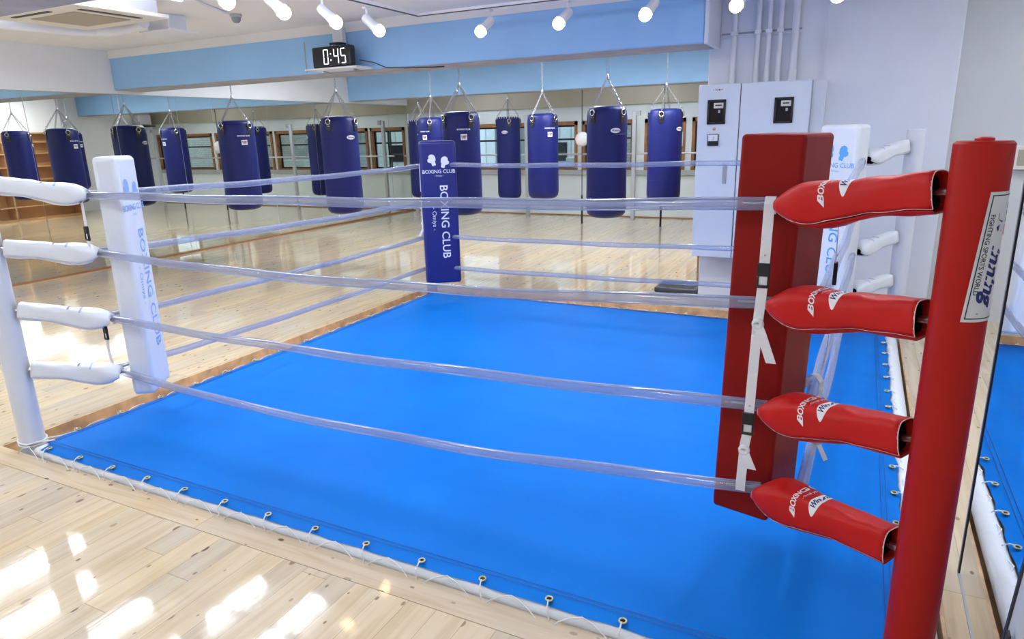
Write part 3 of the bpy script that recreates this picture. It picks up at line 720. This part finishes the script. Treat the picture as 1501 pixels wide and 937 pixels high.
# ------------------------------------------------------------ heavy bags
def link(bb, c, d, L=.032, r=.0032, turn=0):
    d = Vector(d).normalized(); a = d.orthogonal().normalized(); a = Matrix.Rotation(turn, 3, d) @ a
    pts = []
    for k in range(10):
        t = 2*PI*k/10; x = math.cos(t); y = math.sin(t)
        pts.append(Vector(c)+d*(x*L*.5)+a*(y*L*.30))
    bb.tube(pts, r, 4, closed=True)
def chain(A, Bp, L=.034):
    A = Vector(A); Bp = Vector(Bp); d = Bp-A; n = max(2, int(d.length/(L*.76))); bb = B()
    for k in range(n): link(bb, A+d*((k+.5)/n), d, L, .0034, (k % 2)*PI/2)
    return bb
def make_bag(r0, z0, z1, label, laced=False, rot=0, zapex=.30, badge='W'):
    r = empty('heavy_bag', (0, 0, 0), label, 'punching bag', 'blue heavy bags hanging on chains')
    prof = [(.001, z0), (r0*.55, z0+.004), (r0*.82, z0+.022), (r0*.95, z0+.055), (r0, z0+.11), (r0*.99, z0+.4), (r0*.985, z1-.25)]
    if laced: prof += [(r0*.985, z1-.02), (r0*.97, z1), (r0*.9, z1-.006), (.001, z1-.02)]
    else: prof += [(r0*.99, z1-.13), (r0*.95, z1-.05), (r0*.86, z1-.012), (r0*.6, z1), (.001, z1-.004)]
    B().lathe(prof, seg=40).build('bag_body', M['bag_blue'], r, angle=60)
    ring = B()
    for k in range(2):
        ring.torus((0, 0, z1-.30-.0*k if k else z0+.30), r0+.0005, .0015, None, 40, 4)
    ring.build('seam', M['bag_blue'], r)
    apex = Vector((0, 0, z1+zapex))
    for k in range(4):
        a = rot+PI/4+k*PI/2; d = Vector((math.cos(a), math.sin(a), 0)); t = Vector((-d.y, d.x, 0))
        rr = r0*(.985 if not laced else .98)
        mt = Matrix(((t.x, d.x, 0, d.x*rr), (t.y, d.y, 0, d.y*rr), (0, 0, 1, z1-.10), (0, 0, 0, 1)))
        sp = B().box((-.030, -.006, -.085), (.030, .008, .055), mt).build('strap_patch', M['black'], r, bevel=.004, bseg=2)
        rv = B()
        for q in (-.011, .011): rv.lathe([(.006, 0), (.005, .003), (.001, .004)], mt @ Vector((q, .008, -.02)), 8, Matrix(((t.x, 0, d.x), (t.y, 0, d.y), (0, 1, 0))))
        rv.build('rivet', M['chrome'], sp)
        R3 = Matrix(((t.x, 0, d.x), (t.y, 0, d.y), (0, 1, 0)))
        dr = B().torus(mt @ Vector((0, .016, .030)), .030, .005, R3, 18, 6).build('d_ring', M['chrome'], r)
        chain(mt @ Vector((0, .012, .062)), apex).build('chain', M['chain'], r)
    B().lathe([(.004, -.03), (.014, -.02), (.016, 0), (.012, .02), (.004, .035)], apex, 12).build('swivel', M['chrome'], r)
    chain(apex+Vector((0, 0, .03)), (0, 0, CZ)).build('hanging_chain', M['chain'], r)
    B().lathe([(.03, -.008), (.03, 0)], (0, 0, CZ), 14).build('ceiling_plate', M['grey'], r)
    if laced:
        lc = B()
        for k in range(28):
            a = 2*PI*k/28
            lc.box((-.004, -.003, -.022), (.004, .004, .010), Matrix.Rotation(a, 4, 'Z') @ Matrix.Translation((r0*.985, 0, z1-.005)) @ Matrix.Rotation(.15*(-1)**k, 4, 'X'))
        lc.build('top_lacing', M['print_white'], r, smooth=False)
    # badges: W patch on one side, oval on the other
    def cyl(a0, zc, off):
        return lambda u, v: Vector(((r0*.992+off)*math.cos(a0+u/r0), (r0*.992+off)*math.sin(a0+u/r0), zc+v))
    aw = rot+math.radians(-90+22) if badge == 'W' else rot+math.radians(90+22)
    ao = aw+PI
    f = cyl(aw, z1-.29, .003)
    pb_ = B().add(*grid_map(-.037, .037, -.033, .033, f, 6, 1)).build('square_badge', M['print_white'], r, smooth=False)
    f2 = cyl(aw, z1-.29, .0045); wb_ = B()
    for dx in (0, .016, .032-.004): wb_.add(*poly_map([(-.031+dx, .018), (-.022+dx, .018), (-.010+dx, -.018), (-.017+dx, -.018)], f2))
    wb_.build('badge_initial', M['print_navy'], pb_, smooth=False)
    B().add(*poly_map([(.008, .018), (.032, .018), (.020, -.008)], f2)).build('badge_triangle', M['print_red'], pb_, smooth=False)
    text('BOXING CLUB', .024, cyl(aw, z1-.235+.018, .003), 0, .012, bold=.0006).build('bag_lettering', M['print_white'], r, smooth=False)
    f = cyl(ao, z1-.26, .003)
    ov = B().add(*oval_map(.058, .026, f)).build('oval_badge', M['print_white'], r, smooth=False)
    text('Winning', .028, cyl(ao, z1-.26, .0045), 0, 0, shear=.35, bold=.0008).build('badge_lettering', M['print_navy'], ov, smooth=False)
    return r
bagW = make_bag(.225, .655, 1.86, 'x')
bagO = make_bag(.225, .645, 1.86, 'x', badge='O')
bagL = make_bag(.215, .44, 1.88, 'x', laced=True, badge='O', rot=.3)
used = set()
def place(proto, x, y, label, rz=0, s=1.0):
    if proto.name in used: o = copy_tree(proto)
    else: used.add(proto.name); o = proto
    o.location = (x, y, 0); o.rotation_euler = (0, 0, rz); o.scale = (s, s, 1); o['label'] = label
    return o
def face(x, y): return math.atan2(-y, -x)+PI/2     # turns local -y towards the camera side
place(bagW, -7.706, 6.95, 'blue heavy bag with square badge, nearest the wall mirror in the front row', face(-7.7, 6.95), 1.08)
place(bagO, -5.951, 7.00, 'blue heavy bag with oval badge hanging below the digital clock', face(-5.95, 7)+.25, 1.04)
place(bagW, -4.281, 7.20, 'blue heavy bag with square badge right behind the navy corner pad', face(-4.28, 7.2)-.25)
place(bagO, -2.561, 7.45, 'large blue heavy bag with oval badge, rightmost of the front row', face(-2.56, 7.45)+.05)
place(bagO, -5.918, 9.10, 'blue heavy bag half hidden between navy pad and front row bag', face(-5.9, 9.1)+2.2)
place(bagW, -4.165, 9.30, 'blue heavy bag with square badge in the second row, middle', face(-4.1, 9.3)+.1)
place(bagO, -2.385, 9.30, 'dark blue heavy bag nearest the electrical cabinet', face(-2.4, 9.3)+.55)
place(bagL, -7.579, 11.20, 'long laced-top heavy bag in the far row, left behind the navy pad', face(-7.6, 11.2)-.6)
place(bagL, -5.738, 11.30, 'long laced-top heavy bag in the far row, right of the pad', face(-5.7, 11.3)-1.0)

# double end balls
def ballset(x, y, label):
    r = empty('double_end_ball', (x, y, 0), label, 'double end ball', 'double end balls tied to floor and ceiling')
    B().lathe([(.001, -.125), (.06, -.11), (.10, -.07), (.12, 0), (.10, .07), (.06, .11), (.001, .125)], (0, 0, 1.47), 28).build('ball', M['print_white'], r)
    B().tube([(0, 0, 1.58), (0, 0, CZ)], .008, 6).build('upper_cord', M['darkgrey'], r)
    B().tube([(0, 0, 1.36), (0, 0, .50)], .008, 6).build('middle_cord', M['darkgrey'], r)
    B().tube([(0, 0, .50), (0, 0, .008)], .018, 8).build('elastic_cord', M['black'], r)
    B().lathe([(.03, 0), (.03, .008), (.01, .02), (.01, .03)], (0, 0, 0), 16).build('floor_anchor', M['chrome'], r)
    B().torus((0, 0, .51), .014, .004, Matrix.Rotation(PI/2, 3, 'X'), 12, 5).build('clip', M['chrome'], r)
ballset(-4.385, 11.45, 'white double end ball on black cord, left of the rightmost front bag')
ballset(-2.96, 11.42, 'double end ball cord behind the dark blue bag near the cabinet')

# ------------------------------------------------------------ shelves seen in the mirror
r = empty('wooden_shelf_unit', (-1.45, 7.15, 0), 'pine shelf unit reflected at the left of the wall mirror', 'shelf')
def SH(a, b_): return box(a, b_)
for y in (0, 1.26, 2.68):
    SH((0, y, 0), (.30, y+.03, 1.88)).build('upright', M['shelfwood'], r, smooth=False)
for z in (.03, .30, .58, .86, 1.14, 1.42, 1.66, 1.85):
    SH((.002, .0, z), (.30, 2.70, z+.025)).build('shelf_board', M['shelfwood'], r, smooth=False)
SH((.29, .0, .0), (.305, 2.70, 1.87)).build('back_board', M['shelfwood'], r, smooth=False)
SH((.01, .0, 0), (.03, 2.70, .03)).build('plinth', M['shelfwood'], r, smooth=False)
for k, (y, w, h, mm, l) in enumerate(((7.3, .4, .22, 'print_white', 'white storage box on top of the pine shelves, left'), (8.0, .5, .28, 'white_vinyl', 'larger white storage box on top of the pine shelves'))):
    b1 = empty('storage_box', (-1.3, y, 1.877), l, 'box', 'boxes on top of the shelves')
    box((-.12, 0, 0), (.12, w, h)).build('box_body', M[mm], b1, bevel=.01); box((-.125, -.005, h), (.125, w+.005, h+.02)).build('lid', M[mm], b1, bevel=.006)
b1 = empty('storage_bag', (-1.28, 7.84, 1.877), 'small red bundle on top of the pine shelves', 'bundle')
B().lathe([(.001, 0), (.08, .01), (.10, .05), (.07, .10), (.03, .12), (.001, .125)], (0, 0, 0), 18).build('cloth', M['red_vinyl'], b1)
B().torus((0, 0, .115), .028, .006).build('tie', M['cord'], b1)
r = empty('wall_fan_bracket', (-.56, 12.25, 2.0), 'pale wall-mounted box on black bracket by far windows', 'wall unit')
box((-.25, -.15, .05), (.02, .2, .3)).build('housing', M['pvc'], r, bevel=.02); box((-.30, -.22, 0), (.025, .27, .03)).build('bracket', M['black'], r, bevel=.004)

# ------------------------------------------------------------ electrical cabinet and conduits
r = empty('electrical_cabinet', (-1.33, 6.28, .465), 'pale electrical cabinet with two meter windows on the column', 'electrical cabinet')
box((0, .015, 0), (.90, .27, 1.495)).build('cabinet_body', M['cabinet'], r, bevel=.006, bseg=2)
for k, (a, b_) in enumerate(((0.003, .350), (.357, .897))):
    d = box((a, -.008, .004), (b_, .015, 1.491)).build('door', M['cabinet'], r, bevel=.004, bseg=2)
    hx = b_-.11 if k == 0 else a+.045
    box((hx, -.018, .66), (hx+.035, -.008, .83)).build('handle', M['grey'], d, bevel=.003, bseg=2)
box((.3505, -.002, .004), (.3565, .0155, 1.491)).build('door_gap', M['black'], r, smooth=False)
for k, (x0, x1, z0, z1) in enumerate(((.085, .238, 1.165, 1.368), (.628, .777, 1.160, 1.365))):
    w = B()
    w.box((x0, -.022, z0), (x1, -.008, z0+.018)).box((x0, -.022, z1-.018), (x1, -.008, z1)).box((x0, -.022, z0), (x0+.018, -.008, z1)).box((x1-.018, -.022, z0), (x1, -.008, z1))
    w = w.build('meter_window', M['black'], r, bevel=.003, bseg=2)
    box((x0+.01, -.010, z0+.01), (x1-.01, -.0085, z1-.01)).build('window_backing', M['blackin'], w, smooth=False)
    box((x0+.052, -.016, z1-.072), (x1-.020, -.010, z1-.026)).build('meter_register', M['cream'], w, bevel=.002, bseg=1)
    box((x0+.066, -.0175, z1-.052), (x1-.034, -.0159, z1-.042)).build('register_slot', M['black'], w, smooth=False)
    box((x0+.090, -.016, z1-.110), (x0+.108, -.010, z1-.085)).build('meter_terminal', M['ally'], w, bevel=.002, bseg=1)
box((.112, -.011, 1.438), (.222, -.008, 1.455)).build('name_plate', M['print_white'], r, smooth=False)
nf = plane_map((.167, -.0115, 1.4465), (1, 0, 0), (0, 0, 1))
text('B・動力電灯盤', .013, nf, 0, 0, bold=.0003).build('plate_lettering', M['print_black'], r, smooth=False)
B().lathe([(.013, 0), (.012, .008), (.006, .012)], (.148, -.008, 1.125), 16, Matrix.Rotation(PI/2, 3, 'X')).build('pilot_lamp', mat('pilot_lamp_amber', (.7, .35, .2), .3), r)
g = box((.098, -.024, .985), (.192, -.008, 1.083)).build('ammeter', M['black'], r, bevel=.004, bseg=2)
box((.105, -.0255, 1.025), (.185, -.0238, 1.078)).build('ammeter_dial', M['print_white'], g, smooth=False)
B().tube([(.145, -.0262, 1.03), (.152, -.0262, 1.066)], .0012, 4).build('needle', M['print_black'], g)
r = empty('cable_trunk', (-.43, 6.40, .465), 'narrow white trunk box attached to the right of the electrical cabinet', 'cable trunk')
box((.002, 0, 0), (.105, .15, 1.497)).build('trunk_body', M['column'], r, bevel=.005, bseg=2)
box((.02, -.004, .1), (.085, .001, 1.42)).build('trunk_cover', M['column'], r, bevel=.002, bseg=1)
r = empty('channel_rail', (-.88, 6.55, 2.37), 'slotted strut rail on the column holding the white conduits', 'strut')
g = B().box((-.33, -.02, -.008), (.33, -.001, .026)); g.box((-.33, -.022, -.022), (.33, -.001, -.010)); g.build('rail', M['column'], r, smooth=False)
box((-.325, -.0215, .002), (.325, -.0199, .018)).build('rail_slot', M['beamgrey'], r, smooth=False)
wd = ['leftmost', 'second from the left', 'third from the left', 'fourth from the left', 'rightmost and thickest']
for k, (x, rr) in enumerate(((-1.095, .026), (-.900, .024), (-.812, .024), (-.722, .024), (-.605, .034))):
    r = empty('conduit_pipe', (x, 6.508, 1.965), 'white conduit pipe rising from the cabinet, '+wd[k], 'conduit', 'vertical conduits above the cabinet')
    B().tube([(0, 0, -.0), (0, 0, CZ-1.966)], rr*.85, 14).build('pipe', M['pvc'], r)
    B().tube([(0, 0, .0), (0, 0, .09)], rr, 14).build('connector', M['pvc'], r)
    if k < 4: box((-rr-.003, -rr-.002, .395), (rr+.003, .02, .430)).build('clamp', M['pvc'], r, bevel=.003, bseg=1)
# the low dark thing left of the column
r = empty('floor_scale', (-1.50, 6.80, 0), 'dark flat floor mat lying beside the column foot', 'floor mat')
box((-.28, -.1, .002), (.15, .3, .05)).build('mat_body', M['darkgrey'], r, bevel=.012); box((-.24, -.06, .05), (.11, .26, .054)).build('top_sheet', M['black'], r, bevel=.002, bseg=1)
r = empty('wall_box', (1.10, 6.60, 1.32), 'small beige box on the grey wall right of the red post', 'wall box')
box((-.06, -.05, -.09), (.10, 0, .09)).build('housing', M['cream'], r, bevel=.006); box((-.04, -.054, -.06), (.08, -.049, .06)).build('cover_plate', M['grille'], r, bevel=.002, bseg=1)

# ------------------------------------------------------------ digital clock on its shelf
r = empty('digital_clock', (-4.975, 5.86, 2.30), 'black digital wall clock showing 0:45 on the blue beam', 'clock')
box((-.25, -.035, .0), (.25, .06, .205)).build('case', M['bezel'], r, bevel=.02, bseg=3)
box((-.232, -.038, .014), (.232, -.0345, .190)).build('screen', M['black'], r, bevel=.004, bseg=1)
SEG = {'0': 'abcdef', '4': 'bcfg', '5': 'acdfg'}
def digit(bb, ch, cx, cz, w=.062, h=.145, t=.0085):
    y = -.041
    def bar(x0, z0, x1, z1):
        bb.box((cx+x0, y, cz+z0), (cx+x1, y+.003, cz+z1))
    g = .004
    S_ = {'a': (-w/2+g+t*.5, h/2-t, w/2-g-t*.5, h/2), 'd': (-w/2+g+t*.5, -h/2, w/2-g-t*.5, -h/2+t), 'g': (-w/2+g+t*.5, -t/2, w/2-g-t*.5, t/2),
          'f': (-w/2, g, -w/2+t, h/2-g), 'b': (w/2-t, g, w/2, h/2-g), 'e': (-w/2, -h/2+g, -w/2+t, -g), 'c': (w/2-t, -h/2+g, w/2, -g)}
    for s_ in SEG[ch]: bar(*S_[s_])
for ch, cx in (('0', -.060), ('4', .075), ('5', .165)):
    bb = B(); digit(bb, ch, cx, .102); bb.build('digit', M['led'], r, smooth=False)
bb = B(); bb.box((.000, -.041, .122), (.010, -.038, .134)); bb.box((.000, -.041, .062), (.010, -.038, .076)); bb.build('colon', M['led'], r, smooth=False)
text('CLOCK' if False else '-----', .018, plane_map((0, -.041, .0145), (1, 0, 0), (0, 0, 1)), 0, 0).build('maker_mark', M['print_white'], r, smooth=False)
B().torus((-.01, .01, .205), .022, .005, Matrix.Rotation(PI/2, 3, 'X'), 16, 6).build('hanger', M['black'], r)
r = empty('clock_shelf', (-4.95, 5.90, 2.272), 'thin white shelf under the digital clock', 'shelf')
box((-.34, -.13, .005), (.34, .138, .022)).build('shelf_board', M['pvc'], r, bevel=.003, bseg=1)
B().tube([(-.2, .0, .003), (-.2, .13, -.012)], .008, 6).build('support', M['beamgrey'], r)
B().tube([(.2, .0, .003), (.2, .13, -.012)], .008, 6).build('support', M['beamgrey'], r)
r = empty('junction_box', (-4.98, 6.0, 2.53), 'white junction box with black plug above the digital clock', 'junction box')
box((-.075, -.03, .02), (.06, .028, .17)).build('box_body', M['pvc'], r, bevel=.006); box((-.065, -.10, .0), (.075, .0, .016)).build('plug', M['black'], r, bevel=.004)
r = tag(B().tube([(-4.69, 5.93, 2.36), (-4.55, 5.98, 2.33), (-4.44, 6.026, 2.278), (-4.20, 6.03, 2.26), (-3.95, 6.1, 2.255), (-3.85, 6.2, 2.262)], .006, 6).build('clock_cable', M['darkgrey']), 'dark cable trailing from the clock under the beam', 'cable')

# ------------------------------------------------------------ track spotlights
tr = empty('light_track', (-3.57, 5.36, 2.60), 'L-shaped white spotlight track hung under the ceiling', 'light track')
box((-.012, -2.6, 0), (.012, .012, .022)).build('track_rail', M['pvc'], tr, smooth=False)
box((-.012, -.012, 0), (4.0, .012, .022)).build('track_rail', M['pvc'], tr, smooth=False)
box((-.0125, -2.6, -.004), (.0125, .0125, .0)).build('track_slot', M['darkgrey'], tr, smooth=False)
box((-.0125, -.0125, -.004), (4.0, .0125, .0)).build('track_slot', M['darkgrey'], tr, smooth=False)
for (a, b_) in ((0, -.6), (0, -1.9), (1.2, 0), (2.4, 0), (3.6, 0)):
    B().tube([(a, b_, .02), (a, b_, CZ-2.60)], .006, 6).build('track_hanger', M['pvc'], tr)
def spot(x, y, aim, label):
    r = empty('spotlight', (x, y, 2.42), label, 'spotlight', 'warm spotlights on the ceiling track')
    a = Vector(aim).normalized()
    top = -a*.13
    B().tube([(top.x, top.y, 2.596-2.42), tuple(top+Vector((0, 0, .02)))], .009, 8).build('stem', M['pvc'], r)
    box((top.x-.02, top.y-.03, 2.58-2.42), (top.x+.02, top.y+.03, 2.598-2.42)).build('track_adapter', M['pvc'], r, bevel=.003, bseg=1)
    q = a.to_track_quat('Z', 'Y').to_matrix()
    B().lathe([(.001, -.16), (.03, -.16), (.036, -.14), (.036, -.06), (.048, -.01), (.046, -.01), (.034, -.05), (.001, -.05)], (0, 0, 0), 24, q).build('lamp_housing', M['pvc'], r)
    B().lathe([(.020, -.05), (.030, -.03), (.044, .0), (.046, .018), (.038, .038), (.022, .050), (.001, .053)], (0, 0, 0), 24, q).build('bulb', M['bulb'], r)
    return r
wl = ['fourth', 'third', 'second', 'first']
for k, (y, l) in enumerate(((3.257, 'leftmost in the picture, beside the fluorescent tube'), (3.725, 'second from the left along the side rail'), (4.246, 'right above the digital clock'), (4.76, 'last before the corner of the rail'))):
    spot(-3.553, y, (.75, .1, -.66), 'warm spotlight on the track, '+l)
for k, (x, l) in enumerate(((-2.918, 'first on the long rail, from the left'), (-2.221, 'second on the long rail, above the bags'), (-1.533, 'third on the long rail, near the column'), (-.888, 'in front of the column conduits'), (-.248, 'rightmost, cut by the top edge'))):
    spot(x, 5.30, (-.25, -.75, -.62), 'warm spotlight on the track, '+l)

# ------------------------------------------------------------ ceiling fittings
r = empty('ceiling_air_conditioner', (-6.0, 3.92, 2.61), 'ceiling cassette air conditioner with beige intake grille', 'air conditioner')
box((-.50, -.44, .0), (.62, .38, .035)).build('face_panel', M['cream'], r, bevel=.01)
box((-.44, -.38, .03), (.56, .32, CZ-2.611)).build('body', M['pvc'], r, smooth=False)
box((-.25, -.26, -.006), (.34, .22, .002)).build('intake_grille', M['grille'], r, bevel=.003, bseg=1)
for a, b_ in (((-.30, -.385, -.004), (.20, -.345, .002)), ((.44, -.30, -.004), (.49, .22, .002))):
    box(a, b_).build('air_slot', M['black'], r, smooth=False)
r = empty('ceiling_duct_box', (-6.02, 4.62, 2.60), 'white flanged duct box on the ceiling right of the air conditioner', 'duct box')
box((-.16, .06, .01), (.14, .26, CZ-2.601)).build('box_body', M['pvc'], r, bevel=.008); box((-.22, .0, .0), (.20, .32, .012)).build('flange', M['pvc'], r, bevel=.003, bseg=1)
tag(B().tube([(-6.98, 3.0, 2.63), (-6.82, 3.8, 2.63), (-6.74, 4.3, 2.63), (-6.66, 4.50, 2.63), (-6.46, 4.56, 2.63), (-6.2, 4.52, 2.63), (-5.9, 4.44, 2.64)], .045, 16).build('light_band_tube', M['pvc']), 'white tube standing in for the light band round the ceiling air conditioner', 'pipe')  # added tube, stands in for light reflected round the air conditioner
r = tag(B().tube([(-4.6, 3.6, CZ-.012), (-5.2, 4.5, CZ-.012), (-5.42, 4.98, CZ-.012)], .011, 8).build('surface_conduit', M['pvc']), 'thin white conduit running to the grey ceiling sensor', 'conduit')
for x, y, l in ((-5.43, 5.07, 'small grey dome sensor on ceiling at the end of conduit'), (-3.13, 4.93, 'small grey dome sensor on ceiling above the left-hand heavy bags')):
    r = empty('ceiling_sensor', (x, y, CZ), l, 'sensor', 'grey ceiling sensors')
    B().lathe([(.055, 0), (.055, -.02), (.045, -.03)], (0, 0, 0), 24).build('sensor_base', M['grey'], r); B().lathe([(.044, -.028), (.040, -.055), (.025, -.075), (.001, -.08)], (0, 0, 0), 24).build('sensor_dome', M['greycable'], r)
# fluorescent battens
LP = 0
def batten(x, y0, y1, label, power, vis=True):
    r = empty('fluorescent_batten', (x, (y0+y1)/2, CZ-.029), label, 'fluorescent light', 'fluorescent battens under the ceiling')
    h = (y1-y0)/2
    box((-.03, -h, .0), (.03, h, .028)).build('batten_body', M['pvc'], r, bevel=.004, bseg=1)
    for s_ in (-1, 1): box((-.014, s_*h-.012, -.045), (.014, s_*h+.012, .0)).build('lamp_holder', M['pvc'], r, bevel=.003, bseg=1)
    B().tube([(0, -h+.012, -.030), (0, h-.012, -.030)], .015, 12).build('tube', M['tube'], r)
    l = bpy.data.lights.new('tube_light', 'AREA'); l.shape = 'RECTANGLE'; l.size = .08; l.size_y = (y1-y0); l.energy = power; l.color = (.88, .94, 1)
    lo = bpy.data.objects.new('tube_light', l); C.objects.link(lo); lo.location = (x, (y0+y1)/2, CZ-.085)
    l2 = l.copy(); l2.energy = power*.75; lo = bpy.data.objects.new('added_uplight', l2); C.objects.link(lo); lo.location = (x, (y0+y1)/2, CZ-.080); lo.rotation_euler = (PI, 0, 0)  # second lamp is an added uplight that brightens the ceiling
bt = [(-4.97, 2.9, 4.10, 'bare fluorescent tube right of the ceiling air conditioner'), (-4.27, 3.0, 4.17, 'bare fluorescent tube next to the leftmost spotlight')]
for x, a, b_, l in bt: batten(x, a, b_, l, 12)
for x, a, b_ in ((-7.44, 2.6, 3.8), (-6.62, 2.35, 3.4), (-5.76, 2.45, 3.4), (-2.9, 2.9, 4.1), (-1.4, 2.9, 4.1), (-.1, 2.9, 4.1),
                 (-7.2, 7.6, 8.8), (-5.1, 7.6, 8.8), (-3.3, 7.9, 9.1), (-1.9, 7.6, 8.8) , (-6.8, 11.15, 11.75), (-3.4, 11.15, 11.75),
                 (-5.5, -.2, 1.0), (-3.4, -.2, 1.0), (-1.3, -.2, 1.0), (-6.5, -2.6, -1.4), (-1.0, -2.6, -1.4), (2.2, 2.5, 3.7), (1.9, 5.0, 6.0)):
    batten(x, a, b_, 'fluorescent batten outside the view, one of a set mostly added as fill', (12 if b_ < 7 else 34) if b_ < 11 else 9)  # first ones match floor reflections, the rest are added for general fill

# framed board leaning at the foot of the mirror, bottom right
r = empty('leaning_board', (.41, 1.30, 0), 'white board with black edge leaning at the bottom right', 'board')
mt = Matrix.Rotation(.05, 4, 'Y')
B().box((-.006, -.45, .02), (.006, .478, .75), mt).build('board_face', M['label'], r, smooth=False)
g = B(); g.box((-.010, .472, 0), (.010, .490, .76), mt); g.box((-.010, -.46, 0), (.010, .49, .02), mt); g.box((-.010, -.46, .745), (.010, .49, .765), mt); g.build('board_frame', M['black'], r, bevel=.003, bseg=1)
box((-.012+.012, .40, .34), (-.006+.012, .425, .44)).build('printed_strip', M['print_black'], r, smooth=False)

# ------------------------------------------------------------ light, world, view
w = bpy.data.worlds.new('world'); scn.world = w; w.use_nodes = True
bg = w.node_tree.nodes['Background']; bg.inputs['Color'].default_value = (.80, .90, 1, 1); bg.inputs['Strength'].default_value = 1.6
scn.view_settings.view_transform = 'Standard'
try: scn.view_settings.look = 'None'
except Exception: pass
scn.view_settings.gamma = 1; scn.view_settings.exposure = .2
scn.view_settings.use_curve_mapping = False
